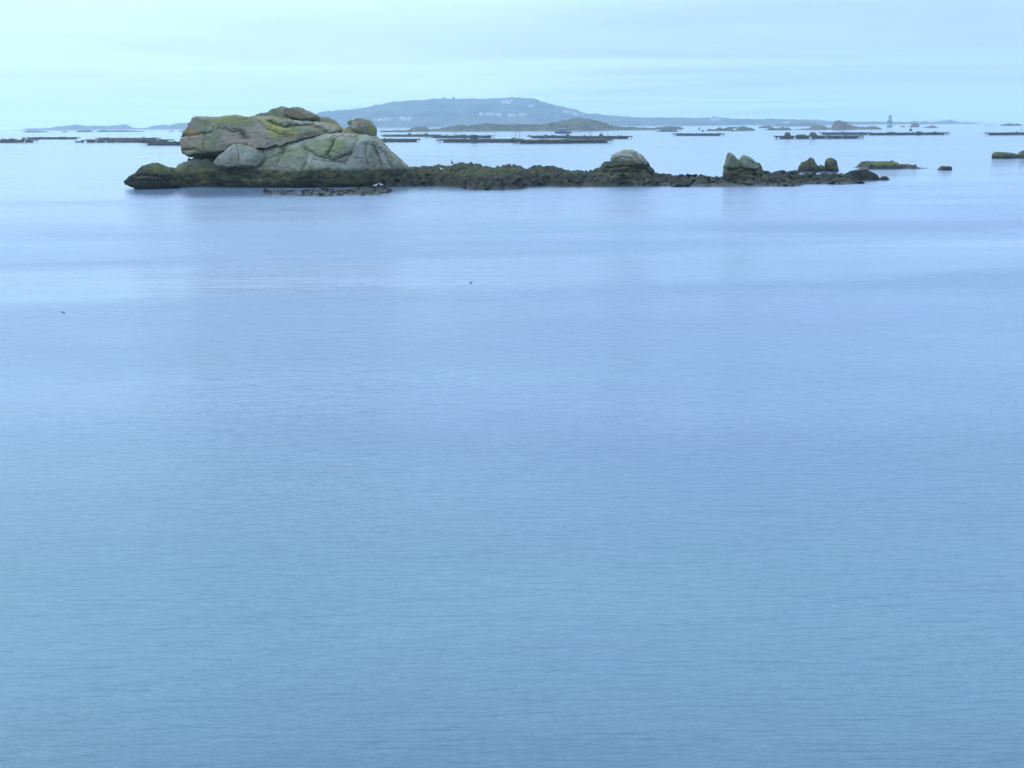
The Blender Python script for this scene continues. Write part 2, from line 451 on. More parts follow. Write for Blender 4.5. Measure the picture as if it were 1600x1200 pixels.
# ------------------------------------------------------------------ the water
def water_mat():
    m, bb, pr = new_mat('sea_water')
    g = bb.n('ShaderNodeNewGeometry'); P = g.outputs['Position']
    sp = bb.n('ShaderNodeSeparateXYZ'); bb.link(P, sp.inputs[0])
    X, Yv = sp.outputs[0], sp.outputs[1]
    # wind lanes lie a little askew to the shore
    warp = bb.noise(bb.mapping(P, (0.02, 0.05, 1)), 1.0, 4, 0.55)
    v = bb.math('SUBTRACT', Yv, bb.math('MULTIPLY', X, 0.20))
    v = bb.math('ADD', v, bb.math('MULTIPLY', bb.math('SUBTRACT', warp, 0.5), 9.0))
    lane = bb.ramp(bb.math('DIVIDE', v, 240.0),
                   [(0.0, 0.75), (0.08, 0.75), (0.15, 0.70), (0.19, 0.90), (0.222, 1.15), (0.236, 0.34), (0.28, 0.28),
                    (0.297, 1.0), (0.34, 1.1), (0.38, 0.70), (0.45, 0.65), (0.56, 0.70), (0.62, 0.25), (0.72, 0.25),
                    (0.85, 0.15), (1.0, 0.2)])
    patch = bb.noise(bb.mapping(P, (0.012, 0.035, 1), (0, 0, R(8)), (3, 7, 0)), 1.0, 5, 0.6)
    rip = bb.math('MULTIPLY', lane, bb.rng(patch, 0.34, 0.66, 0.50, 1.45))
    # three families of ripples
    r1 = bb.noise(bb.mapping(P, (0.5, 4.6, 1), (0, 0, R(4))), 1.6, 4, 0.6, 0.15)
    r2 = bb.noise(bb.mapping(P, (0.5, 1.7, 1), (0, 0, R(9))), 1.0, 4, 0.55, 0.3)
    r3 = bb.noise(bb.mapping(P, (0.035, 0.22, 1), (0, 0, R(14))), 1.0, 3, 0.5, 0.3)
    hgt = bb.math('ADD', bb.math('MULTIPLY', r1, 0.092), bb.math('MULTIPLY', r2, 0.13))
    hgt = bb.math('MULTIPLY', hgt, rip)
    hgt = bb.math('ADD', hgt, bb.math('MULTIPLY', r3, 0.13))
    bp = bb.n('ShaderNodeBump'); bp.inputs['Strength'].default_value = 1.0; bp.inputs['Distance'].default_value = 1.0
    bb.link(hgt, bp.inputs['Height']); bb.link(bp.outputs[0], pr.inputs['Normal'])
    # colour of the water itself: greener over sand, bluer over weed
    cz = bb.noise(bb.mapping(P, (0.03, 0.06, 1)), 1.0, 4, 0.55)
    far_c = bb.mix(bb.rng(cz, 0.38, 0.62), (0.112, 0.168, 0.222), (0.120, 0.160, 0.232))
    sand = bb.mix(bb.rng(cz, 0.40, 0.62), (0.092, 0.172, 0.196), (0.100, 0.160, 0.204))
    weed = (0.080, 0.126, 0.160)
    dd = bb.math('ADD', Yv, bb.math('MULTIPLY', bb.math('SUBTRACT', bb.noise(bb.mapping(P, (0.05, 0.12, 1), loc=(2, 4, 0)), 1.0, 4, 0.6), 0.5), 7.0))
    c = bb.mix(bb.rng(dd, 17.0, 34.0), sand, far_c)
    c = bb.mix(bb.rng(dd, 11.5, 15.0, 1, 0), c, weed)
    bb.link(c, pr.inputs['Base Color'])
    pr.inputs['IOR'].default_value = 1.333
    pr.inputs['Specular IOR Level'].default_value = 0.5
    bb._in(pr.inputs['Roughness'], bb.rng(rip, 0.1, 1.0, 0.10, 0.32, smooth=False))
    return m
M['water'] = water_mat()
FAR = 9600.0
mesh_obj('sea', [(-FAR, -300, 0), (FAR, -300, 0), (FAR, FAR, 0), (-FAR, FAR, 0)], [(0, 1, 2, 3)], M['water'])
tag(bpy.data.objects['sea'], 'calm pale blue sea with fine ripples', 'sea', kind='structure')
bpy.data.objects['sea'].name = 'water'

# ------------------------------------------------------------------ haze over the bay
def haze(density):
    x, y0, y1, z0, z1 = FAR + 50, -350.0, FAR + 50, -3.0, 200.0
    vs = [(-x, y0, z0), (x, y0, z0), (x, y1, z0), (-x, y1, z0), (-x, y0, z1), (x, y0, z1), (x, y1, z1), (-x, y1, z1)]
    fs = [(0, 3, 2, 1), (4, 5, 6, 7), (0, 1, 5, 4), (1, 2, 6, 5), (2, 3, 7, 6), (3, 0, 4, 7)]
    m = bpy.data.materials.new('haze_air'); m.use_nodes = True; m.node_tree.nodes.clear()
    bb = NB(m.node_tree)
    pv = bb.n('ShaderNodeVolumePrincipled')
    pv.inputs['Color'].default_value = (0.70, 0.87, 1.0, 1)
    pv.inputs['Density'].default_value = density
    pv.inputs['Anisotropy'].default_value = 0.75
    out = bb.n('ShaderNodeOutputMaterial'); bb.link(pv.outputs[0], out.inputs['Volume'])
    tag(mesh_obj('haze', vs, fs, m), kind='stuff')
haze(0.000115)

# ------------------------------------------------------------------ far land
hill_top = [(470, 194), (505, 180), (512, 176), (525, 173), (545, 172), (560, 170), (575, 169), (590, 164), (605, 162), (620, 159), (640, 157),
            (665, 156), (690, 154.5), (720, 154), (750, 155), (775, 154.5), (800, 152.5), (825, 153), (840, 156), (860, 162),
            (880, 168), (905, 175), (925, 179), (945, 181), (965, 182.5), (990, 184.5), (1020, 184), (1050, 184),
            (1075, 186), (1110, 185), (1140, 186.5), (1180, 186), (1215, 187), (1250, 188), (1290, 191), (1320, 190),
            (1345, 190), (1370, 193), (1385, 195.5)]
ho, hp = ridge('wooded_hill', hill_top, [(500, 205), (1400, 205)], 6200, 1400, M['hill'], seed=4, nx=600, ny=90, amp=9, size=160,
               front_pow=1.5, flat=1.0, front=1500, skirt=3, fuzz=3.2, fsize=20)
tag(ho, 'long wooded hill island across the bay with scattered white houses', 'hill', kind='structure')

def far_ridge(name, top, Yc, front, back, label, mat='far', amp=2.5, size=60, seed=1, nx=260, lump=0.0, flat=0.8, kind='structure', cat='island', ny=30, fuzz=0):
    o, p = ridge(name, top, [(0, 0), (1, 0)], Yc, back, M[mat], seed=seed, nx=nx, ny=ny, amp=amp, size=size, lump=lump,
                 front_pow=1.6, flat=flat, front=front, skirt=1.5)
    tag(o, label, cat, kind=kind)
    return o, p

far_ridge('far_coast', [(-40, 205), (0, 204.8), (25, 204.5), (35, 203), (45, 200.5), (60, 201), (80, 199.5), (90, 197.5), (100, 197.5),
                          (115, 194.5), (125, 195), (135, 198), (150, 196.5), (160, 197), (175, 197), (190, 194), (197, 195),
                          (205, 199.5), (215, 200.5), (230, 199.5), (240, 197), (255, 195), (265, 196.5), (275, 193), (285, 192),
                          (300, 193.5), (330, 198), (360, 202)], 5200, 70, 90,
          'faint blue broken coastline on the horizon left of the big boulder', amp=2.0, size=22, seed=2, nx=700, fuzz=0)
far_ridge('far_coast', [(1395, 194), (1415, 192), (1430, 188.5), (1438, 190), (1448, 189), (1455, 191), (1465, 190), (1475, 188.5),
                          (1484, 186.5), (1492, 189), (1500, 191.5), (1515, 190.5), (1530, 192.3), (1560, 193)], 6000, 60, 80,
          'faint low coast on the horizon right of the beacon tower', amp=1.5, size=20, seed=6, nx=400)
far_ridge('headland', [(1205, 197), (1225, 193), (1245, 190), (1262, 189), (1275, 192), (1290, 196), (1300, 198)], 3600, 70, 80,
          'rounded grey headland rising behind the right hand skerries', 'heath', amp=3, size=40, seed=8, nx=140)

# low heath island in the middle distance
io, ip = far_ridge('low_island', [(617, 205), (640, 203), (643, 199.5), (655, 198), (668, 198.5), (672, 202), (690, 200), (705, 197.5), (716, 195),
                       (730, 196.5), (760, 193), (790, 193.5), (820, 194), (845, 194), (862, 192), (875, 190), (885, 187.5),
                       (898, 185), (905, 183), (915, 185.5), (925, 187), (935, 189.5), (948, 192), (952, 195.5), (970, 197.5),
                       (1000, 198.5), (1025, 200.3)], 1750, 38, 45,
          'low heath covered granite island below the wooded hill', 'heath', amp=1.3, size=8, seed=9, nx=620, lump=1.8, ny=44, kind=None)

# skerries: (name of look, crest, Y)
sk = [
    ([(1196, 203), (1204, 200.5), (1215, 201), (1222, 199.5), (1233, 200), (1236, 203.5)], 1500, 'low dark skerry with two humps left of the pink granite islet'),
    ([(1240, 202.5), (1252, 201.5), (1265, 201), (1272, 197), (1282, 196.5), (1292, 200), (1302, 199.5), (1306, 189.5), (1314, 189),
      (1322, 192), (1332, 197), (1345, 199), (1352, 199), (1362, 197.5), (1372, 199), (1375, 202.5)], 1550, 'craggy pinkish granite islet with one tall peak'),
    ([(1022, 206), (1033, 204), (1038, 201.5), (1052, 201.5), (1058, 205), (1065, 206)], 1350, 'small dark skerry nearest the long mussel raft tip in mid bay'),
    ([(1018, 200.5), (1028, 199.3), (1045, 198), (1062, 198.5), (1067, 200.5)], 1950, 'faint flat reef showing behind the small dark mid bay skerry'),
    ([(1103, 204.5), (1108, 202.5), (1118, 203), (1124, 200), (1130, 202), (1138, 199), (1150, 199.5), (1161, 198.5), (1176, 200.5), (1178, 203.5)], 1450, 'flat topped skerry with a pale boat moored against it'),
    ([(1186, 199), (1192, 197), (1202, 196.5), (1206, 198.5)], 2300, 'tiny bluish reef right of the flat topped skerry'),
    ([(1440, 200), (1450, 199), (1456, 196.5), (1463, 199.5), (1464, 200)], 1900, 'small hump shaped skerry right of the beacon'),
    ([(1423, 198), (1426, 193.5), (1434, 192.5), (1436, 198)], 2300, 'blocky upright rock standing close right of the beacon'),
    ([(1405, 199), (1412, 197), (1416, 198.8)], 2300, 'tiny low rock at the foot of the beacon, right side'),
    ([(1565, 196), (1570, 194.5), (1577, 192.8), (1582, 194.8), (1590, 193.2), (1596, 196)], 2700, 'double humped rock at the far right of the horizon'),
    ([(1540, 198), (1546, 197.3), (1552, 198)], 2600, 'barely showing flat reef near the right horizon'),
    ([(36, 207), (45, 204.5), (55, 205), (70, 206), (78, 207)], 2800, 'leftmost low skerry under the faint blue coast'),
    ([(96, 207), (101, 205.5), (108, 207)], 2800, 'tiny rock between the leftmost skerries'),
    ([(119, 207), (124, 204.3), (140, 204), (146, 207)], 2700, 'short lumpy skerry under the tallest left coast hump'),
    ([(148, 207), (160, 203.5), (172, 205.3), (190, 204.3), (210, 205), (238, 206)], 2700, 'longest thin skerry left of the big boulder'),
    ([(262, 206.3), (267, 205), (272, 206.3)], 2600, 'tiny dark rock just left of the big boulder'),
    ([(275, 206), (286, 204.8), (300, 205.3)], 2600, 'thin reef running behind the left edge of the big boulder'),
    ([(594, 205), (620, 204.5), (644, 203)], 1700, 'thin spit reaching left from the low heath island'),
]
for i, (tp, Y, lab) in enumerate(sk):
    wpx = tp[-1][0] - tp[0][0]
    wm = wpx * Y / FPX
    tp = [(a_, b_ - (0.7 if 0 < k_ < len(tp) - 1 else 0)) for k_, (a_, b_) in enumerate(tp)]
    o, p = ridge('skerry', tp, [(0, 0)], Y, min(14, wm * 0.4) + 4, M['skerry'] if i != 1 else M['pink'], seed=30 + i, nx=max(50, int(wpx * 3)), ny=30,
                 amp=0.9, size=4.0, gain=0.65, lump=0.9, front=min(12, wm * 0.4) + 3, skirt=1.0, front_pow=1.7, flat=0.7)
    tag(o, lab, 'skerry', 'skerries scattered over the bay')

# ------------------------------------------------------------------ box / tube builder for made things
class MB:
    def __init__(s): s.v = []; s.f = []
    def box(s, c, d, rz=0.0, taper=1.0, ry=0.0):
        hx, hy, hz = d[0] / 2, d[1] / 2, d[2] / 2
        n = len(s.v)
        for z, k in ((-hz, 1.0), (hz, taper)):
            for x, y in ((-hx, -hy), (hx, -hy), (hx, hy), (-hx, hy)):
                X, Yy, Z = x * k, y * k, z
                X, Z = X * math.cos(ry) + Z * math.sin(ry), -X * math.sin(ry) + Z * math.cos(ry)
                X, Yy = X * math.cos(rz) - Yy * math.sin(rz), X * math.sin(rz) + Yy * math.cos(rz)
                s.v.append((c[0] + X, c[1] + Yy, c[2] + Z))
        s.f += [tuple(n + k for k in q) for q in ((0, 3, 2, 1), (4, 5, 6, 7), (0, 1, 5, 4), (1, 2, 6, 5), (2, 3, 7, 6), (3, 0, 4, 7))]
    def tube(s, a, b_, r0, r1=None, seg=8):
        r1 = r0 if r1 is None else r1
        a, b_ = Vector(a), Vector(b_); d = (b_ - a).normalized()
        u = d.orthogonal().normalized(); v = d.cross(u)
        n = len(s.v)
        for c, r in ((a, r0), (b_, r1)):
            for k in range(seg):
                t = 2 * math.pi * k / seg
                s.v.append(tuple(c + (u * math.cos(t) + v * math.sin(t)) * r))
        for k in range(seg):
            s.f.append((n + k, n + (k + 1) % seg, n + seg + (k + 1) % seg, n + seg + k))
        s.f.append(tuple(n + k for k in range(seg))[::-1]); s.f.append(tuple(n + seg + k for k in range(seg)))
    def lathe(s, c, prof, seg=12, axis='z'):
        n = len(s.v)
        for r, h in prof:
            for k in range(seg):
                t = 2 * math.pi * k / seg
                if axis == 'z': s.v.append((c[0] + r * math.cos(t), c[1] + r * math.sin(t), c[2] + h))
                else: s.v.append((c[0] + h, c[1] + r * math.cos(t), c[2] + r * math.sin(t)))
        for j in range(len(prof) - 1):
            for k in range(seg):
                k2 = (k + 1) % seg
                s.f.append((n + j * seg + k, n + j * seg + k2, n + (j + 1) * seg + k2, n + (j + 1) * seg + k))
        s.f.append(tuple(n + k for k in range(seg))[::-1])
        s.f.append(tuple(n + (len(prof) - 1) * seg + k for k in range(seg)))
    def build(s, name, mat, parent=None, smooth=False):
        return mesh_obj(name, s.v, s.f, mat, parent, smooth)

def empty(name, loc, rz=0.0):
    o = bpy.data.objects.new(name, None); col.objects.link(o)
    o.location = loc; o.rotation_euler = (0, 0, rz); o.empty_display_size = 1.0
    return o

# ------------------------------------------------------------------ mussel rafts
RG = 'mussel rafts moored in rows across the bay'
def raft(x0, x1, y, label, wdt=12.0, rz=0.0, y1=None, high=1.0, posts=()):
    P0, P1 = sea(x0, y), sea(x1, y if y1 is None else y1)
    c = (P0 + P1) / 2
    L = float(np.hypot(*(P1 - P0)[:2])); ang = math.atan2(P1[1] - P0[1], P1[0] - P0[0]) + rz
    root = empty('mussel_raft', (c[0], c[1], 0), ang)
    tag(root, label, 'mussel raft', RG)
    nf = max(2, int(L / 8))
    for i in range(nf):
        for sy_ in (-1, 1):
            m = MB(); fx = (i + 0.5) / nf * L * 0.9 - L * 0.45
            m.lathe((fx, sy_ * wdt * 0.32, 0.25 * high), [(0.25, -3.2), (0.75 * high, -2.7), (0.85 * high, -0.8), (0.85 * high, 0.8), (0.75 * high, 2.7), (0.25, 3.2)], 10, 'x')
            m.build('float', M['float'], root, True)
    for k in range(5):
        m = MB(); yy = (k / 4 - 0.5) * wdt * 0.9
        m.box((random.uniform(-0.6, 0.6), yy, 1.15 * high), (L * random.uniform(0.93, 1.0), 0.34, 0.42), random.uniform(-0.004, 0.004), 1.0, random.uniform(-0.008, 0.008))
        m.build('main_beam', M['timber'], root)
    m = MB(); n = int(L / 0.9)
    for i in range(n):
        m.box(((i + 0.5) / n * L - L / 2 + random.uniform(-.1, .1), random.uniform(-.4, .4), 1.15 * high + 0.31), (0.16, wdt * random.uniform(0.9, 1.02), 0.16), random.uniform(-.02, .02))
    tag(m.build('cross_poles', M['weedtimber'], root), kind='stuff')
    # the culture ropes under the beams, down into the water
    m = MB()
    for i in range(int(L / 0.35)):
        xx = random.uniform(-L / 2, L / 2); yy = random.uniform(-wdt / 2, wdt / 2)
        m.tube((xx, yy, 1.3 * high), (xx, yy, -1.0), 0.07, 0.13, 5)
    tag(m.build('culture_ropes', M['rope'], root), kind='stuff')
    # coils, floats and baskets left lying on the poles
    m = MB(); xx = -L / 2 + 1
    while xx < L / 2 - 1:
        s_ = random.uniform(0.2, 0.6) * (1 if random.random() < 0.85 else 1.6)
        m.lathe((xx, random.uniform(-0.4, 0.4) * wdt, 1.15 * high + 0.38), [(s_, 0), (s_ * 0.9, s_ * 0.35), (s_ * 0.5, s_ * 0.7), (0.05, s_ * 0.8)], 7)
        xx += random.uniform(0.5, 4.5)
    tag(m.build('rope_coils', M['rope'], root), kind='stuff')
    for px, h in posts:
        q = sea(px, y); dx = (px - (x0 + x1) / 2) / (x1 - x0) * L
        m = MB(); m.tube((dx, 0, 1.2 * high), (dx + 0.1, 0, 1.2 * high + h), 0.13, 0.09, 6)
        m.build('post', M['timber'], root)
    return root

def heap(px, y, wpx, hpx, label, group='rope heaps on the mussel rafts', mat='rope', base=1.45, seed=0, back=2.0):
    q = sea(px, y); Y = q[1] + back; s = Y / FPX
    V, F = ico(3)
    p = V * (wpx / 2 * s, min(wpx / 2 * s, 2.5), hpx * s)
    p[:, 2] = np.maximum(p[:, 2], -0.1)
    p = p * (1 + 0.22 * fbm(V * 2.2 + seed * 3.1, seed, 3))[:, None]
    o = mesh_obj('rope_heap', p, F, M[mat], None, True)
    o.location = (at(px, y, Y)[0], Y, base)
    return tag(o, label, 'rope heap', group)

raft(-30, 48, 222.5, 'leftmost mussel raft, cut by the left edge of the photo', wdt=14, posts=[(5, 2), (38, 2.5)])
raft(46, 118, 217.5, 'mussel raft second from the left edge, lying slightly farther out', posts=[(70, 1.2), (101, 1.3)])
raft(157, 243, 219, 'rear mussel raft of the cluster left of the big boulder')
raft(137, 229, 222.3, 'front left mussel raft of the cluster left of the big boulder')
raft(215, 262, 222, 'short mussel raft bridging the cluster left of the big boulder')
raft(230, 292, 226.5, 'nearest mussel raft, ending behind the left side of the big boulder')
raft(590, 650, 221.5, 'mussel raft showing right behind the perched boulder')
raft(599, 684, 213.3, 'far mussel raft starting just right of the perched boulder', posts=[(640, 2)])
raft(676, 768, 215.3, 'mussel raft touching the far one, right of the perched boulder', posts=[(711, 3.5), (714, 2.5)])
raft(693, 812, 222, 'near mussel raft with a dark hut heap in mid bay', y1=222, wdt=18, posts=[(806, 4.0), (812, 4.5)])
raft(806, 953, 224, 'longest nearest mussel raft in front of the low heath island', y1=222.5, wdt=18)
raft(830, 890, 215.8, 'short mussel raft with two gaps below the moored workboat')
raft(884, 984, 216.5, 'mussel raft carrying a row of thin posts, right of mid bay', posts=[(921, 5), (924, 4.5), (940, 3), (950, 3), (960, 3), (966, 3), (972, 2.5)])
raft(1055, 1128, 211.8, 'mussel raft lying in front of the flat topped skerry')
raft(1210, 1348, 216.7, 'near mussel raft with two big round heaps on its left half', y1=216.0, wdt=16)
raft(1283, 1358, 210.2, 'mussel raft behind the one with two round heaps')
raft(1354, 1480, 211.2, 'long mussel raft below the beacon tower', y1=210.3)
raft(1543, 1640, 211, 'rightmost mussel raft, cut by the right edge of the photo', y1=210.3, posts=[(1595, 4)])

HG = [(18, 222, 9, 4.5, 'rope heap on the leftmost raft, centre'), (37, 222, 6, 5, 'rope heap on the leftmost raft, right end'),
      (6, 222, 7, 3, 'low rope heap on the leftmost raft by the photo edge'),
      (640, 213, 4.5, 4.5, 'small dark rope heap left on the far raft by the perched boulder'),
      (666, 214.5, 8, 5.5, 'rounded rope heap where the two far central rafts meet'),
      (722, 215, 14, 2.5, 'flat rope heap beside the leaning posts of a far raft'),
      (802, 223, 9, 5, 'rope heap beside two thin posts on the near central raft'),
      (848, 223.4, 8, 3, 'low rope heap in the middle of the longest raft'),
      (887, 216, 5, 5.5, 'upright dark heap at the left end of the raft with thin posts'),
      (939, 216, 7, 5.5, 'dark round heap in the middle of the raft with thin posts'),
      (853, 215.5, 7, 3, 'left small heap on the short raft below the workboat'),
      (863, 215.5, 6, 2.5, 'right small heap on the short raft below the workboat'),
      (1230, 216.5, 10, 8, 'left one of the two big round green heaps on the right raft'),
      (1270, 216.5, 13, 7.5, 'right one of the two big round green heaps on the right raft'),
      (1252, 216.5, 17, 4.5, 'long low heap lying between the two big round heaps'),
      (1436, 211, 12, 4.5, 'peaked heap on the long raft below the beacon'),
      (1460, 210.6, 6, 3.2, 'small heap right of the peaked one on the beacon raft'),
      (1392, 211, 16, 2.2, 'flat heap on the left part of the beacon raft')]
for i, (a, y, w_, h_, lab) in enumerate(HG):
    heap(a, y, w_, max(1.6, h_ - 2.2), lab, seed=i)
# the dark hut on the central raft
q = sea(741, 222); t = empty('raft_hut', (q[0], q[1] + 1, 1.5)); tag(t, 'dark square hut on the near mid bay raft', 'hut')
m = MB(); m.box((0, 0, 0.9), (3.8, 3.0, 1.8)); m.build('wall', M['timber'], t)
m = MB(); m.box((0, 0, 1.98), (4.3, 3.5, 0.32), 0, 0.8); m.build('roof', M['dark'], t)
m = MB(); m.box((0.4, -1.52, 0.8), (0.8, 0.06, 1.5)); m.build('door', M['float'], t)

# ------------------------------------------------------------------ boats, buoys, beacon
def hull_mesh(L, B, H, mat, parent, sheer=0.5):
    n = 14; V, F = [], []
    for i in range(n):
        u = i / (n - 1) * 2 - 1
        bw = B / 2 * (1 - max(0, u) ** 2.6) * (1 - 0.25 * max(0, -u) ** 3) + 0.02
        zt = H * (1 + sheer * max(0, u) ** 2 + 0.15 * max(0, -u) ** 2)
        x = u * L / 2
        V += [(x, -bw, zt), (x * 0.93, -bw * 0.72, -0.1), (x * 0.9, 0, -0.35), (x * 0.93, bw * 0.72, -0.1), (x, bw, zt), (x * 0.97, bw * 0.85, zt - 0.1), (x * 0.97, 0, H * 0.55), (x * 0.97, -bw * 0.85, zt - 0.1)]
    for i in range(n - 1):
        for k in range(8):
            k2 = (k + 1) % 8
            F.append((i * 8 + k, i * 8 + k2, (i + 1) * 8 + k2, (i + 1) * 8 + k))
    F.append(tuple(range(8))); F.append(tuple((n - 1) * 8 + k for k in range(8))[::-1])
    return mesh_obj('hull', V, F, mat, parent, False)

q = sea(124.5, 222.5); t = empty('skiff', (q[0], q[1], 0.1), 0.15)
tag(t, 'small dark open skiff with raised bow between two left rafts', 'boat')
hull_mesh(4.9, 1.7, 0.55, M['dark'], t, 1.1)
m = MB(); m.box((-0.5, 0, 0.42), (0.3, 1.3, 0.06)); m.build('thwart', M['timber'], t)
m = MB(); m.box((-2.4, 0, 0.7), (0.35, 0.4, 0.9)); m.build('outboard_motor', M['dark'], t)

q = sea(880, 208.5); t = empty('workboat', (q[0], q[1], 0.2), 3.05)
tag(t, 'dark workboat with pale roofed cabin off the low heath island', 'boat')
hull_mesh(18, 5.2, 1.6, M['grey_hull'], t, 0.5)
m = MB(); m.box((0.5, 0, 2.9), (7.5, 3.6, 3.0)); m.build('cabin', M['grey_hull'], t)
m = MB(); m.box((0.5, 0, 4.55), (8.3, 4.2, 0.3)); m.build('cabin_roof', M['white'], t)
m = MB(); m.tube((-4.5, 0, 1.5), (-4.5, 0, 6.5), 0.12, 0.08); m.build('mast', M['dark'], t)
m = MB(); m.tube((-4.5, 0, 2.2), (-8.5, 0, 4.4), 0.14, 0.1); m.build('crane_arm', M['dark'], t)

q = sea(1148, 205); t = empty('motor_boat', (q[0], q[1], 0.15), 0.1)
tag(t, 'pale motor boat moored against the flat topped skerry', 'boat')
hull_mesh(8, 2.6, 0.9, M['dark'], t, 0.4)
m = MB(); m.box((0.4, 0, 1.9), (3.6, 2.0, 1.9), 0, 0.85); m.build('wheelhouse', M['white'], t)
m = MB(); m.box((0.4, 0, 2.95), (3.4, 2.0, 0.18)); m.build('wheelhouse_roof', M['white'], t)

for px, py, s, lab in [(1423, 204.5, 2.6, 'dark buoy afloat between beacon and long raft'),
                       (1092.5, 202.5, 2.8, 'left one of the three clustered buoys beside the flat topped skerry'),
                       (1098, 205.5, 2.2, 'right one of the three clustered buoys beside the flat topped skerry'),
                       (1094, 199.5, 2.6, 'rearmost of the three clustered buoys beside the flat topped skerry'),
                       (1075, 201.5, 1.3, 'tiny lone buoy between two mid bay skerries')]:
    q = sea(px, py); t = empty('mooring_buoy', (q[0], q[1], 0)); tag(t, lab, 'buoy', 'mooring buoys in the bay')
    m = MB(); m.lathe((0, 0, 0), [(0.3 * s, -0.3), (0.62 * s, 0.05 * s), (0.62 * s, 0.45 * s), (0.35 * s, 0.75 * s), (0.1 * s, 0.9 * s)], 12); m.build('body', M['dark'], t, True)
    m = MB(); m.tube((0, 0, 0.85 * s), (0, 0, 1.6 * s), 0.07 * s, 0.05 * s); m.build('topmark', M['dark'], t)

def tile_ring(prof, z0): return [(r, z + z0) for r, z in prof]
q = sea(1389.7, 198.6); bs = q[1] / FPX                       # metres per picture pixel out there
t = empty('beacon_tower', (q[0], q[1], 0)); tag(t, 'grey beacon tower on a dark base standing in the sea', 'lighthouse')
m = MB(); m.lathe((0, 0, -1), [(4.6 * bs, 0), (4.5 * bs, 1 + 2.2 * bs), (3.9 * bs, 1 + 2.6 * bs)], 20); m.build('plinth', M['tower_dark'], t, False)
m = MB(); m.lathe((0, 0, 2.6 * bs), [(3.7 * bs, 0), (3.3 * bs, 2.8 * bs)], 20); m.build('lower_shaft', M['tower_light'], t)
m = MB(); m.lathe((0, 0, 5.4 * bs), [(3.6 * bs, 0), (3.4 * bs, 4.6 * bs)], 20); m.build('painted_band', M['tower_dark'], t)
m = MB(); m.lathe((0, 0, 10.0 * bs), [(3.0 * bs, 0), (2.5 * bs, 6.3 * bs)], 20); m.build('upper_shaft', M['tower_light'], t)
m = MB(); m.lathe((0, 0, 16.3 * bs), [(2.9 * bs, 0), (2.9 * bs, 0.5 * bs)], 20); m.build('gallery', M['tower_dark'], t)
m = MB(); m.lathe((0, 0, 16.8 * bs), [(1.5 * bs, 0), (1.5 * bs, 1.0 * bs), (0.2 * bs, 1.8 * bs)], 12); m.build('lantern', M['tower_light'], t)

# ------------------------------------------------------------------ houses on the hill
def hill_point(px, py):
    """where the line of sight meets the front slope of the hill island"""
    best, bp = 1e9, None
    d = ray(px, py)
    Ys = hp[:, 1]; e = np.abs(hp[:, 0] - d[0] * Ys) + 3 * np.abs(hp[:, 2] - (CAM_H + d[2] * Ys)) + (Ys > 6250) * 1e4
    return hp[int(np.argmin(e))]

def house_proto():
    t = empty('white_house', (0, 0, 0))
    m = MB(); m.box((0, 0, 0), (11, 9, 12)); m.build('wall', M['house_wall'], t)
    V = [(-6, -5, 6), (6, -5, 6), (6, 5, 6), (-6, 5, 6), (-6, 0, 8.6), (6, 0, 8.6)]
    mesh_obj('roof', V, [(0, 1, 5, 4), (2, 3, 4, 5), (0, 4, 3), (1, 2, 5), (0, 3, 2, 1)], M['roof'], t)
    return t
spots = []
rs = random.Random(12)
for cx, cy, sx_, sy_, n, lab in [(762, 180, 12, 2.4, 14, 'tiny white house in the village above the low heath island'),
                                 (806, 181, 12, 1.4, 9, 'tiny white house right of the hillside village'),
                                 (789, 160, 12, 1.6, 8, 'tiny white house high on the brow of the hill'),
                                 (832, 167, 4, 1.0, 4, 'tiny white house on the right shoulder of the hill'),
                                 (598, 188.5, 9, 0.8, 7, 'tiny white house on the shore left of the village'),
                                 (632, 187.5, 6, 0.9, 5, 'tiny white house on the shore below the wooded slope'),
                                 (885, 177, 6, 0.9, 4, 'tiny white house where the hill drops to the right'),
                                 (905, 180, 10, 1.0, 6, 'tiny white house on the low right end of the hill'),
                                 (1116, 189, 8, 0.8, 6, 'tiny white house on the flat land at right of the hill'),
                                 (1228, 193, 6, 0.8, 3, 'tiny white house at the far right end of the flat land')]:
    for _ in range(n):
        spots.append((rs.gauss(cx, sx_ * 0.6), rs.gauss(cy, sy_ * 0.6), lab, rs.uniform(0.8, 1.5)))
proto = house_proto()
for i, (px, py, lab, s) in enumerate(spots):
    if i == 0: h = proto; kids = []
    else:
        h = proto.copy(); col.objects.link(h)
        for ch in proto.children:
            c2 = ch.copy(); col.objects.link(c2); c2.parent = h
    q = hill_point(px, py)
    h.location = (q[0] + rs.uniform(-12, 12), q[1], q[2] + 1.0); h.rotation_euler = (0, 0, rs.uniform(-0.6, 0.6)); h.scale = (s * 1.2, s, s * 0.8)
    tag(h, lab, 'house', 'white houses dotted over the hill island')
for px, py, w_, h_, lab in [(693.5, 155, 20, 15, 'left one of two blocky buildings on the hill crest'), (709, 155, 16, 17, 'right one of two blocky buildings on the hill crest'),
                            (741, 156, 12, 9, 'left one of two small buildings at the hill summit'), (754, 156, 22, 9, 'right, wider one of two small buildings at the hill summit')]:
    q = hill_point(px, py); t = empty('hilltop_building', (q[0], q[1], q[2])); tag(t, lab, 'building', 'buildings along the hill crest')
    m = MB(); m.box((0, 0, h_ * 0.3 - 4), (w_ * 0.8, 12, h_ * 0.6 + 4)); m.build('wall', M['far'], t)
    m = MB(); m.box((0, 0, h_ * 0.6 - 1.2), (w_ * 0.8 + 1.5, 13.5, 1.6)); m.build('roof', M['roof'], t)

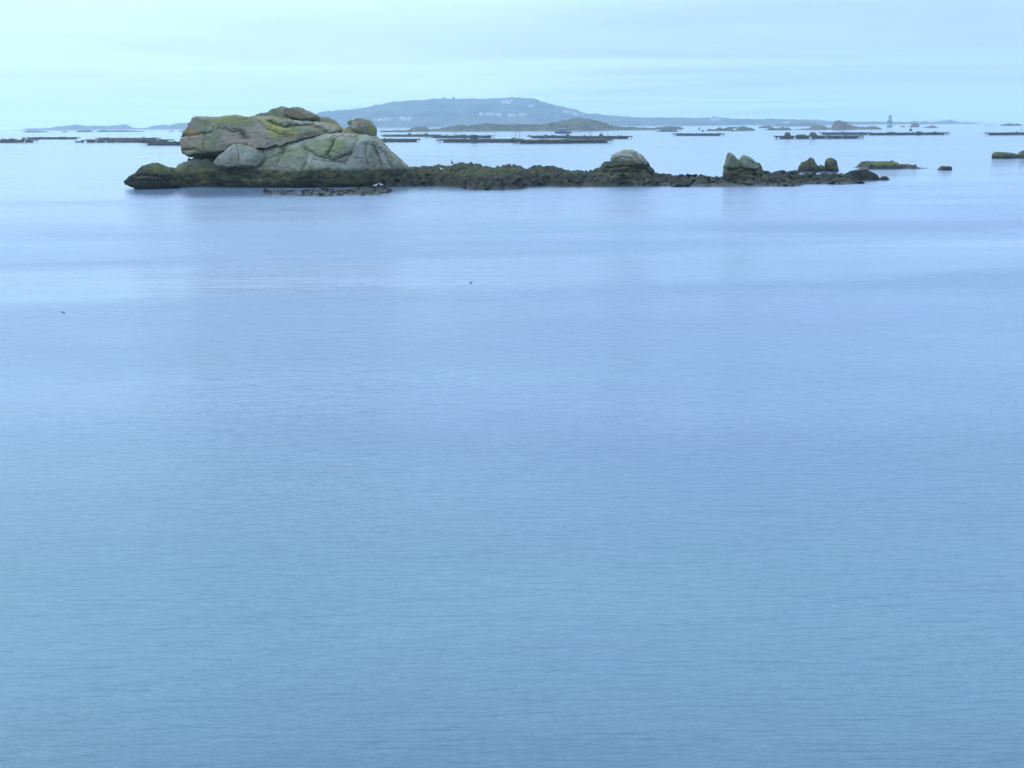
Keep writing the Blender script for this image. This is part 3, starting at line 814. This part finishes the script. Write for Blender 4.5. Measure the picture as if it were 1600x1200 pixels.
# ------------------------------------------------------------------ the main formation
RK = 'granite boulders of the main outcrop'
base_top = [(258, 270), (268, 262), (276, 257), (285, 253), (294, 248), (304, 244.5), (324, 243), (334, 248), (342, 254), (360, 256), (385, 257),
            (410, 260), (440, 262), (480, 263), (540, 263), (600, 263), (640, 262)]
base_w = [(258, 285), (275, 287), (292, 289.5), (330, 291), (400, 292), (470, 291), (520, 290), (560, 289), (600, 290.5), (640, 291)]
shelf, shelf_p = ridge('rock_shelf', base_top, base_w, 156, 14, M['shelf'], seed=50, nx=620, ny=110, amp=0.36, size=2.0, gain=0.66, lump=0.45, front_pow=2.4, flat=0.55)
tag(shelf, 'broad weed stained rock shelf carrying the big boulders', 'rock shelf')

o = boulder('boulder', [(291, 244), (288.5, 232), (288, 216), (291, 209), (298, 201), (301, 188), (307, 181), (330, 181.3), (367, 182.5), (400, 183), (425, 184), (445, 189),
                    (470, 190), (500, 191), (520, 195), (534, 203), (532, 208), (511, 212), (484, 218), (455, 227), (430, 231), (412, 235), (395, 236),
                    (370, 238), (345, 242), (318, 243)], 159, 6.5, M['granite_olive'], seed=60, sub=7, centre=(400, 209), amp=0.30, size=3.2, blocky=0.5,
            cracks=[([(289, 214), (300, 211.5), (325, 208), (340, 206)], 0.28, 0.55), ([(364, 200), (372, 206), (386, 204), (394, 214), (392, 224)], 0.35, 0.6),
                    ([(331, 206), (330, 222), (333, 236)], 0.22, 0.35), ([(300, 232), (318, 231), (331, 236)], 0.2, 0.5),
                    ([(425, 187), (438, 193), (450, 197), (470, 194), (492, 193)], 0.35, 0.9), ([(412, 190), (425, 200), (445, 208), (465, 211)], 0.3, 0.35),
                    ([(492, 194), (508, 200), (515, 206)], 0.25, 0.4)], plates=0.07,
            patches=[('beige', [(372, 205), (378, 216), (395, 222)], 1.4), ('beige', [(402, 212), (420, 200), (430, 205)], 1.5), ('beige', [(395, 215), (405, 226), (418, 222)], 1.0),
                     ('yellow', [(425, 191), (440, 199), (455, 203), (466, 208)], 0.65), ('yellow', [(432, 200), (436, 212)], 0.6), ('yellow', [(345, 188), (362, 187), (400, 187)], 0.3),
                     ('green', [(358, 193), (380, 196), (400, 190)], 0.9), ('green', [(325, 195), (345, 215), (340, 230)], 1.0), ('rust', [(303, 207.5), (318, 206), (323, 207)], 0.35),
                     ('beige', [(296, 216), (325, 218)], 0.9), ('pale', [(345, 196), (338, 206)], 0.5), ('pale', [(445, 195), (470, 192), (500, 193), (525, 202)], 0.35),
                     ('green', [(460, 200), (485, 204)], 0.8)])
tag(o, 'huge square ended lichened boulder, the highest block at the left', 'boulder', RK)
o = boulder('boulder', [(390, 187), (398, 181), (405, 177), (419, 174.5), (427, 169.5), (440, 168), (455, 171), (470, 178), (485, 186), (488, 192), (465, 196), (430, 195), (400, 192)],
            163, 3.8, M['granite_grey'], seed=61, sub=6, amp=0.22, size=1.8, plates=0.08)
tag(o, 'pale domed slab at the very top, left of the mossy cap', 'boulder', RK)
o = boulder('boulder', [(443, 173), (446, 169), (455, 167), (466, 168), (478, 172), (490, 177), (499, 182), (503, 186), (494, 188.5), (478, 187.5), (462, 184), (450, 180)],
            161, 3.2, M['granite_olive'], seed=62, sub=6, amp=0.16, size=1.5, plates=0.06)
tag(o, 'tapering green cap slab at the summit of the outcrop', 'boulder', RK)
o = boulder('boulder', [(478, 190), (486, 186.5), (498, 184), (511, 184), (520, 187.5), (527, 194), (532, 202), (520, 204), (500, 202), (484, 197)],
            162, 3.2, M['granite_olive'], seed=63, sub=6, amp=0.18, size=1.4, plates=0.08, cracks=[([(498, 190), (512, 193), (527, 198)], 0.14, 0.4)])
tag(o, 'rounded slab stepping down right of the summit cap', 'boulder', RK)
o = boulder('boulder', [(340, 272), (344, 260), (356, 255.5), (376, 253.5), (392, 246), (412, 235), (437, 227), (460, 222.5), (484, 214), (512, 209.5), (542, 209), (572, 210), (587, 216), (599, 223),
                    (614, 239), (628, 252), (637, 262), (642, 285), (630, 310), (500, 318), (400, 312), (350, 290)], 156, 6.8, M['granite_grey'], seed=64, sub=7,
            centre=(510, 266), amp=0.28, size=2.8, blocky=0.62, plates=0.08,
            cracks=[([(480, 229), (492, 236), (508, 242), (522, 245)], 0.22, 0.7), ([(525, 216), (523, 228), (518, 240), (526, 249), (540, 243), (552, 238)], 0.30, 0.7),
                    ([(448, 232), (444, 242), (440, 254)], 0.4, 0.6), ([(488, 240), (486, 256)], 0.4, 0.45), ([(400, 252), (430, 246), (447, 238)], 0.3, 0.25),
                    ([(577, 222), (576, 240), (579, 256)], 0.28, 0.5), ([(586, 220), (594, 236), (600, 258)], 0.25, 0.45), ([(594, 226), (606, 242), (616, 258)], 0.25, 0.4),
                    ([(560, 224), (552, 240), (545, 256)], 0.35, 0.4), ([(500, 247), (520, 251), (545, 252)], 0.2, 0.35)],
            patches=[('pale', [(440, 229), (465, 223), (484, 217), (512, 212), (545, 211.5)], 0.5), ('pale', [(570, 222), (566, 236), (556, 250)], 1.4), ('pale', [(598, 234), (606, 250)], 0.6),
                     ('green', [(500, 224), (515, 236)], 1.4), ('green', [(455, 245), (475, 252)], 1.2), ('green', [(415, 250), (432, 246)], 1.0), ('green', [(535, 226), (545, 238)], 1.0),
                     ('pale', [(490, 247), (515, 254), (545, 257)], 0.5), ('beige', [(590, 222), (612, 240)], 0.6)])
tag(o, 'big grooved whaleback boulder in front, reaching down to the weed line', 'boulder', RK)
o = boulder('boulder', [(334, 256), (337, 248), (347, 239), (359, 229.5), (369, 224.5), (382, 226.5), (397, 232.5), (410, 237), (416, 248), (410, 260), (360, 262), (338, 260)],
            154, 2.6, M['granite_grey'], seed=65, sub=6, amp=0.14, size=1.3, plates=0.05, cracks=[([(372, 228), (378, 240), (376, 250)], 0.15, 0.3)], patches=[('pale', [(355, 240), (372, 232), (392, 240)], 1.0), ('beige', [(365, 236), (385, 242)], 0.6)])
tag(o, 'small pale hump wedged between square boulder and whaleback', 'boulder', RK)
o = boulder('boulder', [(548, 199), (550, 191), (556, 186), (563, 184.3), (571, 185), (578, 189), (583, 196), (588, 201), (589, 208), (587, 213), (578, 209.5), (565, 206), (553, 203)],
            157, 2.2, M['granite_grey'], seed=66, sub=6, amp=0.10, size=1.2, plates=0.04,
            patches=[('beige', [(556, 190), (566, 196)], 0.9), ('yellow', [(580, 199), (584, 206)], 0.4)])
tag(o, 'perched rounded boulder at the right end of the outcrop top', 'boulder', RK)
o = boulder('boulder', [(542.5, 191), (544, 187.5), (548, 186.5), (552, 188), (552, 195), (546, 196.5), (543, 194)], 156.6, 0.5, M['granite_low'], seed=67, sub=4, amp=0.05, size=0.5)
tag(o, 'dark fist sized knob stuck against the perched boulder', 'boulder', RK)
o = boulder('boulder', [(533, 207), (537, 202), (545, 197.5), (552, 200), (566, 204), (580, 209), (584, 214), (565, 218), (540, 216)], 157.5, 2.6, M['granite_olive'], seed=68, sub=5, amp=0.1, size=1.0)
tag(o, 'flat plinth rock directly under the perched boulder', 'boulder', RK)

o = boulder('boulder', [(194, 287), (204, 277), (216, 268), (229, 258.5), (238, 255), (247, 256), (258, 259), (268, 266), (276, 275), (280, 290), (265, 297), (215, 296)],
            152, 3.6, M['mossy'], seed=69, sub=6, amp=0.22, size=1.6, plates=0.16, cracks=[([(222, 274), (240, 271), (258, 276)], 0.2, 0.5), ([(210, 281), (235, 280), (262, 283)], 0.18, 0.4)])
tag(o, 'low mossy wedge shaped rock at the far left tip of the outcrop', 'boulder', RK)

# ------------------------------------------------------------------ the reef
reef_top = [(596, 268), (615, 264), (635, 261.5), (650, 262), (668, 260), (690, 259.5), (700, 257), (712, 255), (735, 254.5), (745, 257), (755, 260), (765, 260.5),
            (782, 260.5), (787, 257), (800, 257.5), (812, 260.5), (820, 265.5), (826, 265), (831, 259), (845, 257.5), (860, 259.5), (873, 260.5),
            (884, 267.5), (895, 268.5), (904, 266.5), (910, 270), (920, 267), (940, 263), (960, 262), (1000, 263), (1020, 272), (1035, 272.5), (1050, 273.5), (1060, 278),
            (1068, 273), (1080, 273.5), (1092, 277), (1100, 274), (1110, 277), (1125, 278), (1145, 275), (1185, 270), (1195, 268.5), (1208, 269.5),
            (1216, 273), (1224, 268), (1232, 268.5), (1240, 272.5), (1255, 274.5), (1266, 272.5), (1278, 274), (1292, 273), (1306, 270.5), (1316, 271), (1324, 276), (1328, 283)]
reef_w = [(596, 291), (615, 293), (655, 291.5), (680, 291), (700, 292), (725, 293.5), (742, 297), (780, 297), (812, 295.5), (822, 292.5), (850, 290.5), (870, 292),
          (950, 292), (1020, 291.5), (1100, 292.5), (1135, 292), (1210, 291.5), (1235, 288), (1290, 288.5), (1318, 287), (1328, 284)]
reef, reef_p = ridge('weedy_reef', reef_top, reef_w, 160, 7, M['weedy'], seed=51, nx=1300, ny=90, amp=0.26, size=1.7, gain=0.70, lump=0.55, front_pow=2.2, flat=0.6)
tag(reef, 'long low reef dark with seaweed stretching right from the outcrop', 'reef')

f1, f1p = ridge('weedy_reef', [(420, 303.5), (436, 303), (448, 301.8), (472, 300), (490, 297), (511, 295.8), (529, 296), (540, 299.5), (553, 304)],
                [(420, 304.5), (470, 306), (540, 307.5), (553, 306)], 141.5, 1.6, M['weedy'], seed=52, nx=260, ny=36, amp=0.12, size=0.8, lump=0.22, skirt=0.5)
tag(f1, 'thin broken reef just awash in front of the whaleback boulder', 'reef')
f2, f2p = ridge('weedy_reef', [(548, 302), (557, 295), (565, 293), (584, 293.5), (599, 293), (608, 298), (617, 304)],
                [(548, 305), (580, 305.5), (617, 305)], 142.5, 1.8, M['weedy'], seed=53, nx=160, ny=36, amp=0.16, size=0.8, lump=0.26, skirt=0.5)
tag(f2, 'short lumpy reef with gulls, right of the thin broken one', 'reef')

RB = 'boulders standing along the reef'
def rb(outline, Y, depth, mat, label, seed, sub=6, **kw):
    o = boulder('boulder', outline, Y, depth, M[mat], seed=seed, sub=sub, **kw)
    return tag(o, label, 'boulder', RB)
rb([(906, 274), (921, 268), (937, 261), (943, 256.5), (950, 253), (978, 250), (1003, 251), (1014, 258), (1020, 267), (1022, 276), (1024, 300), (960, 304), (905, 298)],
   157, 3.6, 'weedy', 'broad weed covered mound under the pale domed boulder', 70, amp=0.25, size=1.5, plates=0.2,
   cracks=[([(945, 262), (975, 258), (1008, 263)], 0.2, 0.4), ([(985, 270), (1000, 268), (1018, 272)], 0.15, 0.35)])
rb([(954, 252), (957, 246), (958, 240.5), (968, 238), (975, 234.5), (991, 235), (1001, 241), (1008, 248), (1013, 255), (1003, 259), (975, 258), (960, 257)],
   157, 3.0, 'granite_grey', 'pale domed boulder crowning the middle of the reef', 71, amp=0.14, size=1.2, plates=0.10,
   patches=[('pale', [(962, 243), (978, 240), (994, 242)], 0.9), ('beige', [(972, 247), (990, 250)], 0.3)], cracks=[([(958, 248), (972, 244), (985, 246)], 0.14, 0.35), ([(984, 238), (994, 248), (1004, 254)], 0.12, 0.25)])
rb([(1132, 280), (1130.5, 262), (1134, 256), (1145, 255), (1160, 254), (1177, 252.5), (1186, 256), (1192, 266), (1194, 282), (1190, 297), (1135, 298)],
   157, 2.8, 'mossy', 'layered dark block under the two pointed rocks', 72, amp=0.16, size=1.2, plates=0.10,
   cracks=[([(1132, 257), (1155, 258), (1186, 257)], 0.16, 0.5), ([(1148, 269), (1165, 263), (1188, 260)], 0.14, 0.5), ([(1140, 274), (1160, 271), (1188, 272)], 0.14, 0.4)])
rb([(1133, 257), (1135, 249), (1137, 240.5), (1140, 238), (1145, 241.5), (1151, 247.5), (1156, 253), (1156, 262), (1145, 264), (1134, 263)],
   156, 1.6, 'granite_low', 'left, sharper one of the two pointed rocks on the reef', 73, sub=6, amp=0.06, size=0.8, blocky=0.8, facets=3, centre=(1145, 255))
rb([(1154, 256), (1156, 249), (1160, 242.5), (1164, 242), (1172, 246), (1178, 251), (1186, 256), (1186, 264), (1168, 265), (1155, 263)],
   156, 1.7, 'granite_low', 'right, sloping one of the two pointed rocks on the reef', 74, sub=6, amp=0.06, size=0.8, blocky=0.8, facets=3, centre=(1170, 257))
YB = sea(1278, 268.6)[1] + 2.5
rb([(1246, 268), (1249, 261), (1257, 252), (1263, 250.5), (1266, 245), (1272, 248), (1276, 256), (1279, 263), (1280, 275), (1248, 275)],
   YB, 1.8, 'mossy', 'dark peaked rock of the pair behind the right reef', 75, sub=6, amp=0.16, size=0.7, plates=0.14, facets=4, blocky=0.8, centre=(1264, 266))
rb([(1276, 268), (1278, 260), (1283, 257), (1288, 260), (1292, 268), (1290, 275), (1278, 275)],
   YB - 0.3, 1.4, 'mossy', 'small low rock between the peaked and the stubby one', 76, sub=4, amp=0.08, size=0.6)
rb([(1288, 268), (1289, 257), (1291, 250), (1296, 247.2), (1302, 247.5), (1305.5, 252), (1306, 260), (1310, 267), (1308, 275), (1290, 275)],
   YB, 1.7, 'mossy', 'stubby upright green rock of the pair behind the right reef', 77, sub=6, amp=0.12, size=0.8, plates=0.08, facets=4)
YE = sea(1345, 282.6)[1] + 2.2
rb([(1316, 278), (1322, 271), (1331, 267), (1345, 266), (1352, 263.5), (1359, 267), (1367, 270.5), (1373, 277), (1372, 290), (1320, 290)],
   YE, 2.2, 'weedy', 'lumpy rock ending the reef at the right', 78, sub=6, amp=0.16, size=1.0, plates=0.14)
rb([(1372, 282), (1376, 278), (1381, 274.8), (1386, 276), (1389, 281), (1388, 288), (1374, 288)],
   YE, 0.9, 'mossy', 'little pointed rock just past the right end of the reef', 79, sub=4, amp=0.06, size=0.5)
g1, g1p = ridge('mossy_ledge', [(1343, 264), (1352, 254), (1358, 252.5), (1375, 253), (1396, 252.5), (1404, 257), (1412, 258.5), (1419, 256), (1426, 259), (1432, 262), (1441, 263)],
                [(1343, 264.2), (1441, 263.3)], sea(1390, 263.6)[1] + 3.0, 4, M['mossy'], seed=54, nx=260, ny=34, amp=0.12, size=1.0, gain=0.65, lump=0.16, front_pow=4, flat=0.4)
tag(g1, 'flat green mossy ledge behind the right end of the reef', 'ledge')
YG = sea(1476, 266)[1] + 1
rb([(1464, 267), (1468, 264), (1471, 259.8), (1477, 259), (1484, 259.5), (1488, 265), (1487, 271), (1466, 271)], YG, 1.2, 'mossy', 'lone small green rock in open water right of the ledge', 80, sub=4, amp=0.1, size=0.6)
YX = sea(1570, 247.5)[1] + 2
rb([(1552, 247), (1552.5, 241), (1557, 237.5), (1568, 238), (1580, 239.2), (1588, 240.5), (1590, 247), (1586, 254), (1555, 254)], YX, 2.4, 'mossy', 'flat topped green block near the right edge of the photo', 81, sub=5, amp=0.14, size=1.0, blocky=0.5, plates=0.08)
rb([(1589, 247), (1592, 240), (1599, 235), (1612, 234), (1622, 240), (1624, 254), (1592, 254)], YX + 0.5, 2.2, 'mossy', 'green block cut by the right edge of the photo', 82, sub=5, amp=0.14, size=1.0, plates=0.1)

# loose stones: shared meshes, one object each
stone_me = []
for k in range(6):
    V, F = ico(2)
    p = V * (1, random.uniform(0.7, 1.0), random.uniform(0.5, 0.75))
    d1, d2 = worley(V * 1.1 + k * 7.7, k)
    p = p * (0.82 + 0.45 * fbm(V * 1.3 + k * 5.1, k, 3) + 0.3 * (0.6 - d1))[:, None]
    for _ in range(9):
        n_ = np.random.normal(size=3); n_ /= np.linalg.norm(n_)
        e_ = p @ n_; p = p - n_ * np.maximum(0, e_ - e_.max() * random.uniform(0.5, 0.8))[:, None]
    me = bpy.data.meshes.new('stone'); me.from_pydata([tuple(v) for v in p], [], [tuple(int(i) for i in f) for f in F])
    stone_me.append(me)
def stones(parent, pts, n, zr, sr, mat, seed, yr=None, only_front=True, dark=None):
    rg = random.Random(seed)
    ok = (pts[:, 2] > zr[0]) & (pts[:, 2] < zr[1])
    if yr: ok &= (pts[:, 1] < yr)
    cand = np.where(ok)[0]
    mes = []
    for me in stone_me:
        c = me.copy(); c.materials.append(M[mat]); mes.append(c)
    for i in range(n):
        q = pts[cand[rg.randrange(len(cand))]]
        s = rg.uniform(*sr)
        o = bpy.data.objects.new('stone', rg.choice(mes)); col.objects.link(o)
        o.parent = parent
        o.location = Vector(q) - parent.location + Vector((0, 0, s * 0.12))
        o.rotation_euler = (rg.uniform(-.4, .4), rg.uniform(-.4, .4), rg.uniform(0, 6.28)); o.scale = (s * rg.uniform(0.9, 1.5), s, s * rg.uniform(0.7, 1.1))
stones(reef, reef_p, 150, (0.02, 1.3), (0.25, 0.95), 'weedy', 1, yr=160)
stones(reef, reef_p, 140, (0.02, 1.6), (0.15, 0.55), 'mossy', 7, yr=160)
stones(shelf, shelf_p, 170, (0.0, 2.0), (0.2, 0.75), 'shelf', 2, yr=155)
stones(f1, f1p, 80, (0.0, 0.9), (0.15, 0.5), 'weedy', 3)
stones(f2, f2p, 60, (0.0, 1.0), (0.18, 0.5), 'weedy', 4)
stones(g1, g1p, 30, (0.1, 1.4), (0.2, 0.5), 'mossy', 5)
stones(io, ip, 140, (0.6, 12), (0.8, 2.6), 'granite_low', 6, yr=1755)

# ------------------------------------------------------------------ birds and a washed-up float
def bird(name, loc, rz, length, body_m, wing_m, label, cat, upright=0.0, swimming=False, group=None):
    t = empty(name, loc, rz); tag(t, label, cat, group)
    L = length
    V, F = ico(3)
    u = V[:, 0]
    p = np.stack([u * L * 0.42, V[:, 1] * L * 0.17 * (1 - 0.45 * np.clip(-u, 0, 1)), V[:, 2] * L * 0.17 * (1 - 0.5 * np.clip(-u, 0, 1))], 1)
    # neck and head drawn out of the same skin
    hd = np.clip((u - 0.55) / 0.45, 0, 1)
    p[:, 0] += hd * L * 0.04; p[:, 2] += hd ** 1.2 * L * 0.22
    ca, sa = math.cos(upright), math.sin(upright)
    x, z = p[:, 0] * ca - p[:, 2] * sa, p[:, 0] * sa + p[:, 2] * ca
    zb = 0.03 * L if swimming else 0.26 * L + 0.3 * L * sa
    mesh_obj('body', np.stack([x, p[:, 1], z + zb], 1), F, body_m, t, True)
    hx, hz = L * 0.44, L * 0.27
    hx, hz = hx * ca - hz * sa, hx * sa + hz * ca + zb
    Vh, Fh = ico(2)
    mesh_obj('head', Vh * (L * 0.10, L * 0.075, L * 0.08) + np.array([hx, 0, hz]), Fh, body_m, t, True)
    m = MB(); m.tube((hx + L * 0.07, 0, hz), (hx + L * 0.21, 0, hz - L * 0.03), L * 0.025, L * 0.006, 6); m.build('beak', M['beak'], t)
    for s in (-1, 1):
        W = V[:, 0]
        q = np.stack([W * L * 0.36 - L * 0.08, V[:, 1] * L * 0.03 + s * L * 0.16 * (1 - 0.4 * np.clip(-W, 0, 1)), V[:, 2] * L * 0.11 + L * 0.03 - 0.02 * L * W], 1)
        x, z = q[:, 0] * ca - q[:, 2] * sa, q[:, 0] * sa + q[:, 2] * ca
        mesh_obj('wing', np.stack([x, q[:, 1], z + zb], 1), F, wing_m, t, True)
        if not swimming:
            m = MB(); m.tube((0, s * L * 0.06, zb - 0.08 * L), (0.02, s * L * 0.06, -0.03), L * 0.018, L * 0.015, 6)
            m.box((0.02 * L + 0.03, s * L * 0.06, -0.01), (L * 0.1, L * 0.06, 0.015)); m.build('leg', M['beak'], t)
    m = MB(); tx, tz = -L * 0.36, -0.01 * L
    tx, tz = tx * ca - tz * sa, tx * sa + tz * ca + zb
    m.box((tx - L * 0.08 * ca, 0, tz - L * 0.08 * sa), (L * 0.22, L * 0.12, L * 0.025), 0, 1.0, -upright); m.build('tail', wing_m, t)
    return t

def on(pts, px, py, ymax=200):
    d = ray(px, py); Ys = pts[:, 1]
    e = np.abs(pts[:, 0] - d[0] * Ys) + np.abs(pts[:, 2] - (CAM_H + d[2] * Ys)) + (Ys > ymax) * 1e4
    return pts[int(np.argmin(e))]
GG = 'gulls resting on the weedy rocks'
for px, py, pts, rz, lab in [(690, 267.5, reef_p, 2.7, 'white gull standing on the reef right of the whaleback boulder'),
                             (586, 290, f2p, 0.4, 'white gull on the short reef, left one of two'),
                             (596, 291, f2p, 3.3, 'white gull on the short reef, right one of two')]:
    q = on(pts, px, py); bird('gull', (q[0], q[1] - 0.1, q[2] + 0.10), rz, 0.62, M['plumage_white'], M['plumage_grey'], lab, 'gull', 0.1, False, GG)
q = on(reef_p, 706.5, 256.5, 162); bird('cormorant', (q[0], q[1], q[2]), 3.6, 0.68, M['plumage_black'], M['plumage_black'], 'black cormorant upright on the crest of the reef', 'cormorant', 0.9)
q = sea(735.5, 442); bird('diving_bird', (q[0], q[1], 0), 0.6, 0.19, M['plumage_black'], M['plumage_black'], 'tiny dark bird afloat in mid water near the picture centre', 'water bird', 0.1, True, 'water birds afloat')
q = sea(99, 488.5); bird('diving_bird', (q[0], q[1], 0), 3.0, 0.18, M['plumage_black'], M['plumage_black'], 'tiny dark bird afloat in the left part of the water', 'water bird', 0.1, True, 'water birds afloat')
q = on(reef_p, 637.5, 262.5, 162); t = empty('net_float', (q[0], q[1] - 0.5, q[2] + 0.15)); tag(t, 'small orange net float stranded where reef meets whaleback boulder', 'float')
V, F = ico(3); mesh_obj('float_body', V * (0.30, 0.26, 0.2), F, M['orange'], t, True)
m = MB(); m.tube((0.26, 0, 0.05), (0.42, 0, 0.08), 0.05, 0.05, 8); m.build('rope_eye', M['orange'], t)
